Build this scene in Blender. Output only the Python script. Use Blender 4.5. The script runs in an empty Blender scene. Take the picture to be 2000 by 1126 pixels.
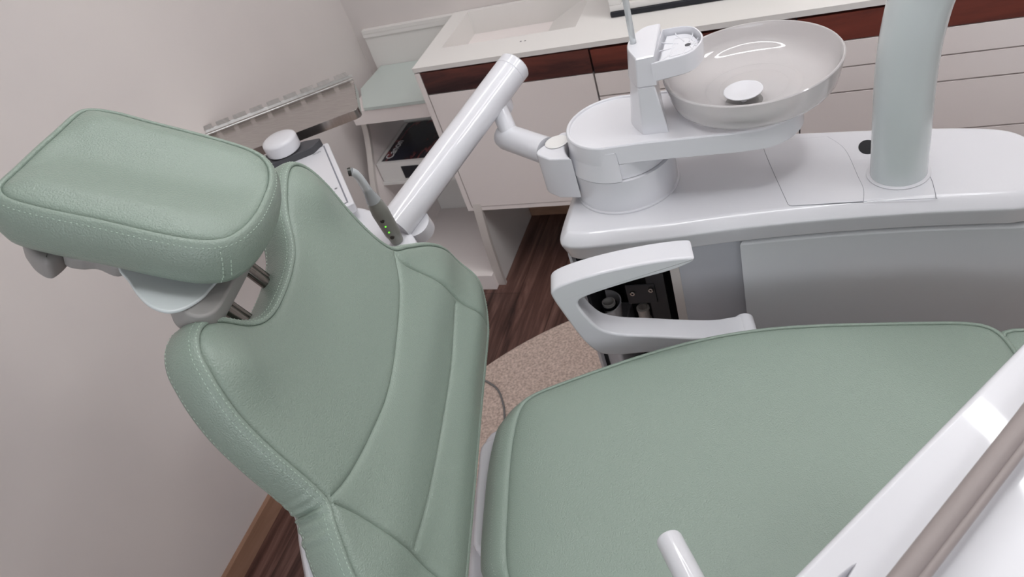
import bpy, bmesh, math, random
import numpy as np
from mathutils import Vector, Matrix
from mathutils.geometry import delaunay_2d_cdt

random.seed(4)
SC = bpy.context.scene
COL = SC.collection
PI = math.pi

# ------------------------------------------------------------------ materials
def srgb(r, g, b):
    f = lambda c: (c / 255 / 12.92) if c / 255 <= .04045 else ((c / 255 + .055) / 1.055) ** 2.4
    return (f(r), f(g), f(b), 1.0)

def mat(name, col, rough=.4, metal=0.0, coat=0.0, coat_rough=.05, trans=0.0, ior=1.45, emit=None, emit_s=0.0,
        bump=None, spec=.5):
    m = bpy.data.materials.new(name)
    m.use_nodes = True
    nt = m.node_tree
    b = nt.nodes['Principled BSDF']
    b.inputs['Base Color'].default_value = col
    b.inputs['Roughness'].default_value = rough
    b.inputs['Metallic'].default_value = metal
    b.inputs['Coat Weight'].default_value = coat
    b.inputs['Coat Roughness'].default_value = coat_rough
    b.inputs['Transmission Weight'].default_value = trans
    b.inputs['IOR'].default_value = ior
    b.inputs['Specular IOR Level'].default_value = spec
    if emit:
        b.inputs['Emission Color'].default_value = emit
        b.inputs['Emission Strength'].default_value = emit_s
    if bump:
        sc, st = bump
        tc = nt.nodes.new('ShaderNodeTexCoord')
        n = nt.nodes.new('ShaderNodeTexNoise')
        n.inputs['Scale'].default_value = sc
        n.inputs['Detail'].default_value = 3
        bp = nt.nodes.new('ShaderNodeBump')
        bp.inputs['Strength'].default_value = st
        bp.inputs['Distance'].default_value = .002
        nt.links.new(tc.outputs['Object'], n.inputs['Vector'])
        nt.links.new(n.outputs['Fac'], bp.inputs['Height'])
        nt.links.new(bp.outputs['Normal'], b.inputs['Normal'])
    return m

def leather_mat(name, col):
    m = mat(name, col, rough=.37, spec=.62)
    nt = m.node_tree
    b = nt.nodes['Principled BSDF']
    tc = nt.nodes.new('ShaderNodeTexCoord')
    nz = nt.nodes.new('ShaderNodeTexNoise')
    nz.inputs['Scale'].default_value = 60
    nz.inputs['Detail'].default_value = 2
    mx = nt.nodes.new('ShaderNodeVectorMath')
    mx.operation = 'MULTIPLY_ADD'
    mx.inputs[1].default_value = (.004, .004, .004)
    nt.links.new(nz.outputs['Color'], mx.inputs[0])
    nt.links.new(tc.outputs['Object'], mx.inputs[2])
    v = nt.nodes.new('ShaderNodeTexVoronoi')
    v.feature = 'SMOOTH_F1'
    v.inputs['Scale'].default_value = 480
    v.inputs['Smoothness'].default_value = .5
    nt.links.new(mx.outputs[0], v.inputs['Vector'])
    bp = nt.nodes.new('ShaderNodeBump')
    bp.invert = True
    bp.inputs['Strength'].default_value = .5
    bp.inputs['Distance'].default_value = .0012
    nt.links.new(v.outputs['Distance'], bp.inputs['Height'])
    n2 = nt.nodes.new('ShaderNodeTexNoise')
    n2.inputs['Scale'].default_value = 22
    n2.inputs['Detail'].default_value = 3
    nt.links.new(tc.outputs['Object'], n2.inputs['Vector'])
    bp2 = nt.nodes.new('ShaderNodeBump')
    bp2.inputs['Strength'].default_value = .12
    bp2.inputs['Distance'].default_value = .004
    nt.links.new(n2.outputs['Fac'], bp2.inputs['Height'])
    nt.links.new(bp.outputs['Normal'], bp2.inputs['Normal'])
    nt.links.new(bp2.outputs['Normal'], b.inputs['Normal'])
    return m

def wood_mat(name, cols, scale, rough, plank=None, rot=0.0):
    """streaky wood; scale is a stretch vector; plank=(length, width) adds boards with their own tone"""
    m = mat(name, cols[0], rough=rough)
    nt = m.node_tree
    b = nt.nodes['Principled BSDF']
    tc = nt.nodes.new('ShaderNodeTexCoord')
    mp = nt.nodes.new('ShaderNodeMapping')
    mp.inputs['Scale'].default_value = scale
    nt.links.new(tc.outputs['Object'], mp.inputs['Vector'])
    n = nt.nodes.new('ShaderNodeTexNoise')
    n.inputs['Scale'].default_value = 1.0
    n.inputs['Detail'].default_value = 6
    n.inputs['Roughness'].default_value = .65
    n.inputs['Distortion'].default_value = .6
    nt.links.new(mp.outputs['Vector'], n.inputs['Vector'])
    r = nt.nodes.new('ShaderNodeValToRGB')
    r.color_ramp.elements[0].position = .3
    r.color_ramp.elements[0].color = cols[0]
    r.color_ramp.elements[1].position = .72
    r.color_ramp.elements[1].color = cols[2]
    e = r.color_ramp.elements.new(.5)
    e.color = cols[1]
    nt.links.new(n.outputs['Fac'], r.inputs['Fac'])
    out = r.outputs['Color']
    if plank:
        mp2 = nt.nodes.new('ShaderNodeMapping')
        mp2.inputs['Rotation'].default_value = (0, 0, rot)
        nt.links.new(tc.outputs['Object'], mp2.inputs['Vector'])
        br = nt.nodes.new('ShaderNodeTexBrick')
        br.inputs['Scale'].default_value = 1.0
        br.inputs['Brick Width'].default_value = plank[0]
        br.inputs['Row Height'].default_value = plank[1]
        br.inputs['Mortar Size'].default_value = .0016
        br.inputs['Color1'].default_value = (.8, .8, .8, 1)
        br.inputs['Color2'].default_value = (1.2, 1.2, 1.2, 1)
        br.inputs['Mortar'].default_value = (.45, .42, .4, 1)
        nt.links.new(mp2.outputs['Vector'], br.inputs['Vector'])
        mm = nt.nodes.new('ShaderNodeMix')
        mm.data_type = 'RGBA'
        mm.blend_type = 'MULTIPLY'
        mm.inputs['Factor'].default_value = 1
        nt.links.new(out, mm.inputs['A'])
        nt.links.new(br.outputs['Color'], mm.inputs['B'])
        out = mm.outputs['Result']
    nt.links.new(out, b.inputs['Base Color'])
    return m

def ramp_noise_mat(name, cols, scale, rough, stretch=(1, 1, 1), bump=0.0, detail=4):
    m = mat(name, cols[0][1], rough=rough)
    nt = m.node_tree
    b = nt.nodes['Principled BSDF']
    tc = nt.nodes.new('ShaderNodeTexCoord')
    mp = nt.nodes.new('ShaderNodeMapping')
    mp.inputs['Scale'].default_value = stretch
    nt.links.new(tc.outputs['Object'], mp.inputs['Vector'])
    n = nt.nodes.new('ShaderNodeTexNoise')
    n.inputs['Scale'].default_value = scale
    n.inputs['Detail'].default_value = detail
    nt.links.new(mp.outputs['Vector'], n.inputs['Vector'])
    r = nt.nodes.new('ShaderNodeValToRGB')
    while len(r.color_ramp.elements) > 1:
        r.color_ramp.elements.remove(r.color_ramp.elements[-1])
    r.color_ramp.elements[0].position, r.color_ramp.elements[0].color = cols[0]
    for p, c in cols[1:]:
        r.color_ramp.elements.new(p).color = c
    nt.links.new(n.outputs['Fac'], r.inputs['Fac'])
    nt.links.new(r.outputs['Color'], b.inputs['Base Color'])
    if bump:
        bp = nt.nodes.new('ShaderNodeBump')
        bp.inputs['Strength'].default_value = bump
        bp.inputs['Distance'].default_value = .004
        nt.links.new(n.outputs['Fac'], bp.inputs['Height'])
        nt.links.new(bp.outputs['Normal'], b.inputs['Normal'])
    return m

M = {
    'leather': leather_mat('green leather', srgb(137, 152, 141)),
    'thread': mat('pale thread', srgb(178, 196, 182), rough=.7),
    'white': mat('white gloss plastic', srgb(219, 219, 224), rough=.28, coat=.6, coat_rough=.04, bump=(8, .02)),
    'white2': mat('white lacquer', srgb(226, 224, 222), rough=.35, bump=(8, .02)),
    'counter': mat('white solid surface', srgb(228, 225, 222), rough=.4, bump=(6, .02)),
    'door': mat('white cabinet lacquer', srgb(240, 232, 230), rough=.35, bump=(8, .02)),
    'greyplate': mat('mid grey plastic', srgb(186, 187, 193), rough=.38, coat=.2, coat_rough=.2, bump=(8, .02)),
    'greypanel': mat('light grey panel', srgb(204, 206, 209), rough=.3, coat=.4, coat_rough=.1, bump=(8, .02)),
    'post': mat('pale grey painted tube', srgb(206, 213, 214), rough=.25, coat=.5, coat_rough=.05, bump=(8, .02)),
    'greysoft': mat('warm grey plastic', srgb(150, 148, 146), rough=.45, bump=(8, .03)),
    'darkgrey': mat('dark grey plastic', srgb(72, 72, 76), rough=.5, bump=(30, .05)),
    'blackish': mat('black interior', srgb(24, 25, 30), rough=.7, bump=(20, .05)),
    'steel': ramp_noise_mat('brushed steel', [(.3, srgb(186, 182, 178)), (.7, srgb(206, 202, 199))], 30, .22, (1, 12, 1)),
    'rodsteel': mat('dark chromed rod', srgb(120, 116, 112), rough=.22, metal=1.0, bump=(8, .02)),
    'alu': mat('satin aluminium', srgb(214, 208, 204), rough=.38, metal=.25, bump=(60, .03)),
    'hose': mat('taupe silicone hose', srgb(150, 140, 138), rough=.5, bump=(30, .04)),
    'handgrey': mat('warm grey handpiece', srgb(126, 126, 120), rough=.35, bump=(30, .03)),
    'darkmetal': mat('dark metal', srgb(70, 70, 68), rough=.3, metal=.8, bump=(30, .03)),
    'led': mat('green led', srgb(60, 160, 40), emit=srgb(120, 255, 60), emit_s=1.2),
    'ink': mat('grey print', srgb(130, 132, 138), rough=.6),
    'linegrey': mat('thin grey line', srgb(128, 130, 138), rough=.6),
    'glasstop': mat('pale green glass', srgb(196, 206, 202), rough=.18, coat=.3, bump=(5, .02)),
    'whiteprint': mat('white print', srgb(225, 225, 228), rough=.5),
    'blackbase': mat('black rubber base', srgb(26, 28, 36), rough=.5, bump=(30, .05)),
    'screen': mat('beige display panel', srgb(158, 150, 138), rough=.3, bump=(5, .02)),
    'cable': mat('grey cable', srgb(120, 118, 118), rough=.5, bump=(30, .04)),
    'ceiling': mat('white ceiling', srgb(236, 234, 232), rough=.9, bump=(60, .05)),
}
M['steel'].node_tree.nodes['Principled BSDF'].inputs['Metallic'].default_value = 1.0
M['wall'] = ramp_noise_mat('painted wall', [(.3, srgb(211, 204, 202)), (.7, srgb(216, 209, 206))], 3, .85, bump=.02)
M['floor'] = wood_mat('dark wood floor', (srgb(52, 33, 30), srgb(92, 64, 57), srgb(132, 99, 90)), (38, 2.2, 1), .45, (1.2, .145), PI / 2)
M['rosewood'] = wood_mat('rosewood veneer', (srgb(30, 20, 24), srgb(74, 44, 42), srgb(120, 66, 56)), (2.2, 6, 13), .28)
M['rosewood_reflect'] = wood_mat('rosewood veneer reflection tint', (srgb(44, 26, 28), srgb(112, 56, 46), srgb(132, 66, 54)), (1.1, 5, 6), .28)  # same rosewood veneer, with a reflection put into its redder colour
M['basewood'] = wood_mat('brown baseboard wood', (srgb(142, 108, 88), srgb(158, 122, 101), srgb(168, 132, 112)), (8, 3, 30), .5)
M['rug'] = ramp_noise_mat('beige rug pile', [(.3, srgb(172, 152, 141)), (.5, srgb(205, 184, 172)), (.7, srgb(228, 208, 197))], 140, .95, bump=.9, detail=5)
M['cover'] = ramp_noise_mat('dark glossy cover', [(.40, srgb(24, 28, 46)), (.49, srgb(32, 29, 38)), (.535, srgb(132, 74, 76)), (.565, srgb(70, 62, 66)), (.62, srgb(30, 30, 40))], 5, .2, (2.6, .9, 1))
_g = mat('frosted glass', srgb(238, 235, 235), rough=.45, coat=1.0, coat_rough=.02, trans=.58, ior=1.22, bump=(10, .005))
M['frost'] = _g
M['clear'] = mat('clear tube', srgb(220, 224, 226), rough=.15, trans=.55, ior=1.3, bump=(10, .01))

# ------------------------------------------------------------------ object helpers
def link(name, me, m, parent=None, angle=35):
    o = bpy.data.objects.new(name, me)
    COL.objects.link(o)
    for q in (m if isinstance(m, (list, tuple)) else [m]):
        me.materials.append(M[q] if isinstance(q, str) else q)
    for p in me.polygons:
        p.use_smooth = True
    try:
        me.set_sharp_from_angle(angle=math.radians(angle))
    except Exception:
        pass
    wn = o.modifiers.new('even_shading', 'WEIGHTED_NORMAL')
    wn.keep_sharp = True
    wn.weight = 80
    if parent:
        o.parent = parent
    return o

def tag(o, label=None, cat=None, group=None, kind=None):
    if label: o['label'] = label
    if cat: o['category'] = cat
    if group: o['group'] = group
    if kind: o['kind'] = kind
    return o

def empty(name, loc=(0, 0, 0), rz=0.0):
    o = bpy.data.objects.new(name, None)
    COL.objects.link(o)
    o.location = loc
    o.rotation_euler = (0, 0, rz)
    o.empty_display_size = .1
    return o

class MB:
    """collects verts and faces of one mesh"""
    def __init__(self):
        self.v, self.f, self.mi = [], [], []
    def add(self, vs, fs, mi=0):
        o = len(self.v)
        self.v += [tuple(p) for p in vs]
        for f in fs:
            self.f.append([i + o for i in f])
            self.mi.append(mi)
    def build(self, name, m, parent=None, angle=35, recalc=True):
        me = bpy.data.meshes.new(name)
        me.from_pydata(self.v, [], self.f)
        me.polygons.foreach_set('material_index', self.mi)
        if recalc:
            bm = bmesh.new()
            bm.from_mesh(me)
            bmesh.ops.recalc_face_normals(bm, faces=bm.faces)
            bm.to_mesh(me)
            bm.free()
        me.update()
        return link(name, me, m, parent, angle)
    # --- shapes
    def loft(self, rings, closed=True, cap=(True, True), mi=0):
        n = len(rings[0])
        vs = [p for r in rings for p in r]
        fs = []
        for k in range(len(rings) - 1):
            for i in range(n if closed else n - 1):
                j = (i + 1) % n
                fs.append([k * n + i, k * n + j, (k + 1) * n + j, (k + 1) * n + i])
        if cap[0]: fs.append(list(range(n))[::-1])
        if cap[1]: fs.append([(len(rings) - 1) * n + i for i in range(n)])
        self.add(vs, fs, mi)
    def box(self, x0, x1, y0, y1, z0, z1, r=.0, mi=0, T=None, seg=2):
        pl = [(x0, y0), (x1, y0), (x1, y1), (x0, y1)]
        if r: pl = round_poly(pl, r, seg + 1)
        self.prism(pl, z0, z1, r * .6 if r else 0, r * .6 if r else 0, mi=mi, T=T, seg=seg)
    def prism(self, pl, z0, z1, rt=0.0, rb=0.0, mi=0, T=None, seg=3, cap=(True, True)):
        """upright prism of an outline with rounded top and bottom edges"""
        rings = []
        if rb:
            for k in range(seg + 1):
                a = PI / 2 * k / seg
                rings.append((rb * (1 - math.sin(a)), z0 + rb * (1 - math.cos(a))))
        else:
            rings.append((0, z0))
        if rt:
            for k in range(seg + 1):
                a = PI / 2 * k / seg
                rings.append((rt * (1 - math.cos(a)), z1 - rt + rt * math.sin(a)))
        else:
            rings.append((0, z1))
        rr = []
        for ins, z in rings:
            q = inset(pl, ins) if ins else pl
            rr.append([Vector((x, y, z)) for x, y in q])
        if T is not None: rr = [[T @ p for p in r] for r in rr]
        self.loft(rr, cap=cap, mi=mi)
    def tube(self, pts, rad, n=20, cap=(True, True), mi=0, flat=None):
        pts = [Vector(p) for p in pts]
        rads = rad if isinstance(rad, (list, tuple)) else [rad] * len(pts)
        up = None
        rings = []
        for i, p in enumerate(pts):
            d = (pts[min(i + 1, len(pts) - 1)] - pts[max(i - 1, 0)]).normalized()
            if up is None:
                up = d.orthogonal().normalized()
            up = (up - d * up.dot(d)).normalized()
            s = d.cross(up)
            rings.append([p + (up * math.cos(2 * PI * k / n) + s * math.sin(2 * PI * k / n)) * rads[i] for k in range(n)])
        self.loft(rings, cap=cap, mi=mi)
    def lathe(self, prof, c, n=48, mi=0, T=None, cap=(False, False)):
        rings = []
        for r, z in prof:
            rings.append([Vector((c[0] + r * math.cos(2 * PI * k / n), c[1] + r * math.sin(2 * PI * k / n), c[2] + z)) for k in range(n)])
        if T is not None: rings = [[T @ p for p in r] for r in rings]
        self.loft(rings, cap=cap, mi=mi)

def area2(pl):
    return sum(pl[i][0] * pl[(i + 1) % len(pl)][1] - pl[(i + 1) % len(pl)][0] * pl[i][1] for i in range(len(pl)))

def inset(pl, d):
    """offset a closed outline inwards by d (outwards when negative)"""
    n = len(pl)
    s = 1 if area2(pl) > 0 else -1
    out = []
    for i in range(n):
        a, b, c = Vector(pl[i - 1][:2]), Vector(pl[i][:2]), Vector(pl[(i + 1) % n][:2])
        e1, e2 = (b - a), (c - b)
        if e1.length < 1e-9: e1 = e2
        if e2.length < 1e-9: e2 = e1
        e1, e2 = e1.normalized(), e2.normalized()
        n1, n2 = Vector((-e1.y, e1.x)) * s, Vector((-e2.y, e2.x)) * s
        m = n1 + n2
        if m.length < 1e-6: m = n1
        m.normalize()
        q = max(.35, m.dot(n1))
        out.append((b.x + m.x * d / q, b.y + m.y * d / q))
    return out

def round_poly(pl, r, seg=4):
    n = len(pl)
    rs = r if isinstance(r, (list, tuple)) else [r] * n
    out = []
    for i in range(n):
        a, b, c = Vector(pl[i - 1]), Vector(pl[i]), Vector(pl[(i + 1) % n])
        if rs[i] <= 0:
            out.append(tuple(b)); continue
        u, v = (a - b), (c - b)
        t = min(rs[i], u.length * .49, v.length * .49)
        p, q = b + u.normalized() * t, b + v.normalized() * t
        for k in range(seg + 1):
            s = k / seg
            out.append(tuple(p * (1 - s) ** 2 + b * 2 * s * (1 - s) + q * s * s))
    return out

def catmull(pts, closed=True, sub=8):
    n = len(pts)
    P = [np.array(p, float) for p in pts]
    out = []
    rng = range(n) if closed else range(n - 1)
    for i in rng:
        if closed:
            p0, p1, p2, p3 = P[i - 1], P[i], P[(i + 1) % n], P[(i + 2) % n]
        else:
            p0, p1, p2, p3 = P[max(i - 1, 0)], P[i], P[i + 1], P[min(i + 2, n - 1)]
        for k in range(sub):
            t = k / sub
            out.append(.5 * ((2 * p1) + (-p0 + p2) * t + (2 * p0 - 5 * p1 + 4 * p2 - p3) * t * t + (-p0 + 3 * p1 - 3 * p2 + p3) * t ** 3))
    if not closed: out.append(P[-1])
    return [tuple(q) for q in out]

def resample(pts, step, closed=True):
    P = np.array(pts, float)
    if closed: P = np.vstack([P, P[:1]])
    s = np.r_[0, np.cumsum(np.hypot(*np.diff(P, axis=0).T))]
    n = max(3, int(round(s[-1] / step)))
    t = np.linspace(0, s[-1], n + 1)
    q = np.c_[np.interp(t, s, P[:, 0]), np.interp(t, s, P[:, 1])]
    if closed: q = q[:-1]
    return [tuple(r) for r in q]

def seg_dist(P, line, closed):
    L = np.array(line, float)
    A = L
    B = np.roll(L, -1, axis=0)
    if not closed: A, B = L[:-1], L[1:]
    best = np.full(len(P), 1e9)
    for a, b in zip(A, B):
        d = b - a
        l2 = max(d @ d, 1e-12)
        t = np.clip(((P - a) @ d) / l2, 0, 1)
        best = np.minimum(best, np.hypot(*(P - a - t[:, None] * d).T))
    return best

def inside(P, poly):
    x, y = P[:, 0], P[:, 1]
    r = np.zeros(len(P), bool)
    n = len(poly)
    for i in range(n):
        x1, y1 = poly[i]; x2, y2 = poly[(i + 1) % n]
        c = ((y1 > y) != (y2 > y)) & (x < (x2 - x1) * (y - y1) / ((y2 - y1) if abs(y2 - y1) > 1e-12 else 1e-12) + x1)
        r ^= c
    return r

def cdt_panel(outline, lines, spacing=.011):
    """triangulated panel: outline, seam lines as edges, closer points beside every seam"""
    pts = list(outline)
    n = len(outline)
    edges = [(i, (i + 1) % n) for i in range(n)]
    for ln in lines:
        o = len(pts)
        pts += list(ln)
        edges += [(o + i, o + i + 1) for i in range(len(ln) - 1)]
    extra = []
    def along(ln, closed, sides):
        L = np.array(ln)
        T = np.roll(L, -1, 0) - np.roll(L, 1, 0) if closed else np.gradient(L, axis=0)
        T /= np.maximum(np.hypot(*T.T), 1e-9)[:, None]
        N = np.c_[-T[:, 1], T[:, 0]]
        for d in (.0018, .0045, .009):
            for s in sides:
                extra.append(L + N * d * s)
    along(outline, True, (1, -1))
    for ln in lines: along(ln, False, (1, -1))
    A = np.array(outline)
    lo, hi = A.min(0), A.max(0)
    g = []
    row = 0
    y = lo[1]
    while y < hi[1]:
        x = lo[0] + (spacing / 2 if row % 2 else 0)
        while x < hi[0]:
            g.append((x, y)); x += spacing
        y += spacing * .87; row += 1
    g = np.array(g)
    E = np.vstack(extra)
    allp = []
    def dmin(P):
        d = seg_dist(P, outline, True)
        for ln in lines: d = np.minimum(d, seg_dist(P, ln, False))
        return d
    E = E[inside(E, outline)]
    E = E[dmin(E) > .0014]
    g = g[inside(g, outline)]
    g = g[dmin(g) > .0125]
    vv = [Vector(p) for p in pts] + [Vector(p) for p in E.tolist()] + [Vector(p) for p in g.tolist()]
    r = delaunay_2d_cdt(vv, edges, [list(range(n))], 1, 1e-5)
    return [tuple(p) for p in r[0]], [list(f) for f in r[2]]

def cushion(outline, lines, frame, hfun, prof, puff=.006, ps=.006, spacing=.011, stitch=(), seamstitch=(), base=True, ripple=None, offscale=None):
    """padded cushion: panel with seams, then a boxing band that runs round the edge; returns MB (slot 0 leather, 1 thread)"""
    o, eu, ev, en = [np.array(q, float) for q in frame]
    ol = outline if area2(outline) > 0 else outline[::-1]
    V, F = cdt_panel(ol, lines, spacing)
    P = np.array(V)
    d = seg_dist(P, ol, True)
    for ln in lines: d = np.minimum(d, seg_dist(P, ln, False))
    h = hfun(P) + puff * (1 - np.exp(-d / ps))
    W = o + P[:, :1] * eu + P[:, 1:2] * ev + h[:, None] * en
    mb = MB()
    mb.add([tuple(w) for w in W], F)
    OA = np.array(ol)
    hb = hfun(OA)
    def ring(off, drop):
        q = np.array(inset(ol, -off))
        if offscale is not None: q = OA + (q - OA) * offscale(OA)[:, None]
        if ripple is not None:          # gathered leather at the waist
            dd = np.hypot(*(OA - np.array(ripple)).T)
            dl = np.r_[0, np.cumsum(np.hypot(*np.diff(OA, axis=0).T))]
            am = .0013 * np.exp(-(dd / .032) ** 2) * min(1, max(0, drop + .002) / .012)
            am = am * (np.sin(dl * 420 + drop * 12) + .5 * np.sin(dl * 235 - drop * 20))
            q = q + (q - np.array(inset(ol, .01))) / .012 * am[:, None]
        return o + q[:, :1] * eu + q[:, 1:2] * ev + (hb - drop)[:, None] * en
    rings = [ring(a, b) for a, b in prof]
    mb.loft([[tuple(p) for p in r] for r in rings], cap=(False, base))
    def thread(path, nrm, step=.0062, ln=.0042, r=.0006):
        path = np.array(path)
        s = np.r_[0, np.cumsum(np.linalg.norm(np.diff(path, axis=0), axis=1))]
        t = 0
        while t + ln < s[-1]:
            a = np.array([np.interp(t, s, path[:, k]) for k in range(3)])
            b = np.array([np.interp(t + ln, s, path[:, k]) for k in range(3)])
            i = min(int(np.searchsorted(s, t)), len(nrm) - 1)
            nn = nrm[i] / max(np.linalg.norm(nrm[i]), 1e-9)
            dd = (b - a) / max(np.linalg.norm(b - a), 1e-9)
            sd = np.cross(dd, nn)
            up = nn * r
            mid = (a + b) / 2
            vs = [a, mid + sd * r + up, mid + up * 1.6, mid - sd * r + up, b]
            lo = [a - up, b - up]
            mb.add([tuple(a + up * .2), tuple(mid + sd * r), tuple(mid + up * 1.5), tuple(mid - sd * r), tuple(b + up * .2)],
                   [[0, 1, 2], [0, 2, 3], [4, 2, 1], [4, 3, 2], [0, 3, 1], [4, 1, 3]], 1)
            t += step
    for off, drop in stitch:
        r1, r2 = ring(off, drop), ring(off - .002 if drop < .02 else off, drop - .002)
        cen = ring(off - .01, drop + .004)
        pth = np.vstack([r1, r1[:1]])
        thread(pth, r1 - cen)
    for ln in seamstitch:
        L = np.array(ln)
        dd = seg_dist(L, ol, True)
        for l2 in lines: dd = np.minimum(dd, seg_dist(L, l2, False))
        hh = hfun(L) + puff * (1 - np.exp(-dd / ps))
        pth = o + L[:, :1] * eu + L[:, 1:2] * ev + hh[:, None] * en
        thread(pth, np.repeat(en[None], len(L), 0))
    return mb

def offset_line(ln, d):
    L = np.array(ln, float)
    T = np.gradient(L, axis=0)
    T /= np.maximum(np.hypot(*T.T), 1e-9)[:, None]
    return [tuple(p) for p in L + np.c_[-T[:, 1], T[:, 0]] * d]

BOXING = [(0, .0012), (.0006, -.0012), (.002, -.0026), (.0045, -.0026), (.0075, -.0006), (.0105, .0040)]

# ------------------------------------------------------------------ room shell
XL, YB, YN, XR, ZC = -1.555, 2.28, -2.2, 2.6, 2.62
def plain_box(name, b, m, **kw):
    mb = MB(); mb.box(*b); return tag(mb.build(name, m), kind='structure', **kw)
plain_box('floor', (XL - .1, XR + .1, YN - .1, YB + .1, -.08, 0), 'floor')
plain_box('wall_left', (XL - .1, XL, YN - .1, YB + .1, 0, ZC), 'wall')
plain_box('wall_back', (XL, XR, YB, YB + .1, 0, ZC), 'wall')
plain_box('wall_right', (XR, XR + .1, YN - .1, YB + .1, 0, ZC), 'wall')
plain_box('wall_front', (XL, XR, YN - .1, YN, 0, ZC), 'wall')
plain_box('ceiling', (XL - .1, XR + .1, YN - .1, YB + .1, ZC, ZC + .08), 'ceiling')
mb = MB(); mb.box(XL, XL + .015, YN, YB - .02, 0, .068); mb.box(XL, XL + .0152, YN, YB - .02, 0, .009)
tag(mb.build('baseboard_left', 'basewood'), kind='structure')
mb = MB(); mb.box(XL + .015, XR, YB - .014, YB, 0, .068)
tag(mb.build('baseboard_back', 'basewood'), kind='structure')

# rug under the chair
mb = MB()
rug = [(-.3 + 1.04 * math.cos(t) , .55 + 1.245 * math.sin(t)) for t in [2 * PI * k / 160 for k in range(160)]]
mb.prism(rug, .0005, .012, .006, 0, seg=2)
tag(mb.build('rug', 'rug'), 'rounded beige carpet rug lying on the dark wood floor under the chair', 'rug')

# grey cable on the rug
cab = catmull([(-1.10, 1.36, .0155), (-1.026, 1.37, .0155), (-.989, 1.359, .0155), (-.949, 1.329, .0155), (-.913, 1.27, .0155), (-.88, 1.19, .0155), (-.80, 1.08, .0155), (-.70, .98, .0155)], False, 8)
mb = MB(); mb.tube(cab, .0035, 10)
tag(mb.build('floor_cable', 'cable'), 'thin grey cable curving across the beige rug beside the chair', 'cable')

# ------------------------------------------------------------------ wall cabinet with worktop
ZT = .8806
cabr = empty('wall_cabinet', (0, 0, 0))
tag(cabr, 'long white wall-hung cabinet with rosewood strip along the back wall', 'cabinet')
CX0, CX1, CF = -1.139, 2.4, 1.88
mb = MB()
mb.box(CX0, CX0 + .018, CF, YB - .002, .328, .862)
mb.box(CX0 + .018, CX1, CF + .02, YB - .002, .328, .80)
mb.box(CX0 + .018, CX1, CF, YB - .002, .328, .343)
mb.build('carcass', 'door', cabr)
# end module: one big door
mb = MB(); mb.box(-1.117, -.584, CF - .001, CF + .02, .346, .786)
mb.build('door', 'door', cabr)
edges = [-.58, -.04, .50, 1.04, 1.58, 2.12]
mb = MB(); mb.box(-1.119, -.583, CF, CF + .02, .789, .861)
mb.build('wood_strip', 'rosewood', cabr)
mb = MB(); mb.box(-.577, -.042, CF, CF + .02, .787, .857)
mb.build('wood_strip', 'rosewood_reflect', cabr)
for x0, x1 in zip(edges[1:-1], edges[2:]):
    mb = MB(); mb.box(x0 + .002, x1 - .002, CF, CF + .02, .787, .857)
    mb.build('wood_strip', 'rosewood_reflect', cabr)
for x0, x1 in zip(edges[:-1], edges[1:]):
    for z0, z1 in ((.7152, .784), (.6440, .7106), (.501, .6392), (.346, .4958)):
        mb = MB(); mb.box(x0 + .002, x1 - .002, CF - .001, CF + .019, z0, z1)
        mb.build('drawer', 'door', cabr)
mb = MB(); mb.box(-1.119, CX1, CF + .018, CF + .03, .344, .86)
mb.build('shadow_gap', 'darkgrey', cabr)

# worktop with a moulded basin that slopes up to the right
wt = MB()
x0, x1, x2, x3 = CX0, -1.082, -.64, CX1
y0, y1, y2, y3 = CF - .002, 1.997, 2.262, YB - .002
zb = .66
V = lambda *p: Vector(p)
wt.add([V(x0, y0, ZT), V(x1, y0, ZT), V(x2, y0, ZT), V(x3, y0, ZT),
        V(x0, y1, ZT), V(x1, y1, ZT), V(x2, y1, ZT), V(x3, y1, ZT),
        V(x0, y2, ZT), V(x1, y2, ZT), V(x2, y2, ZT), V(x3, y2, ZT),
        V(x0, y3, ZT), V(x1, y3, ZT), V(x2, y3, ZT), V(x3, y3, ZT),
        V(x1 - .001, y1, zb), V(x1 - .001, y2, zb), V(x2, y1, ZT - .006), V(x2, y2, ZT - .006),
        V(x0, y0, ZT - .014), V(x3, y0, ZT - .019), V(x0, y3, ZT - .016), V(x3, y3, ZT - .016)],
       [[0, 1, 5, 4], [1, 2, 6, 5], [2, 3, 7, 6], [4, 5, 9, 8], [6, 7, 11, 10], [8, 9, 13, 12], [9, 10, 14, 13], [10, 11, 15, 14],
        [5, 16, 17, 9], [5, 6, 18, 16], [9, 17, 19, 10], [6, 10, 19, 18], [16, 18, 19, 17],
        [20, 21, 3, 2, 1, 0], [0, 4, 8, 12, 22, 20], [3, 21, 23, 15, 11, 7], [12, 13, 14, 15, 23, 22]])
o = wt.build('worktop', 'counter', cabr, angle=20, recalc=False)
mb = MB()
for dx in (0, .014):
    mb.lathe([(0, .0002), (.003, .0003), (.003, .0001)], (-.80 + dx, 1.955, ZT), 12)
mb.build('overflow_hole', 'darkgrey', o)

# display box on the worktop
sc = empty('countertop_display', (-.36, 2.1, ZT))
tag(sc, 'white framed display with black base strip standing on the worktop', 'display')
mb = MB(); mb.box(-.178, .33, -.085, .10, .0005, .016, .006)
mb.build('base', 'blackbase', sc)
mb = MB(); mb.box(-.178, .33, -.078, .09, .016, .034, .003); mb.box(-.178, -.142, -.078, .09, .034, .30, .003); mb.box(.29, .33, -.078, .09, .034, .30, .003); mb.box(-.178, .33, -.078, .09, .30, .33, .003)
mb.build('frame', 'white2', sc)
mb = MB(); mb.box(-.142, .29, -.062, .09, .034, .30)
mb.build('screen', 'screen', sc)

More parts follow.
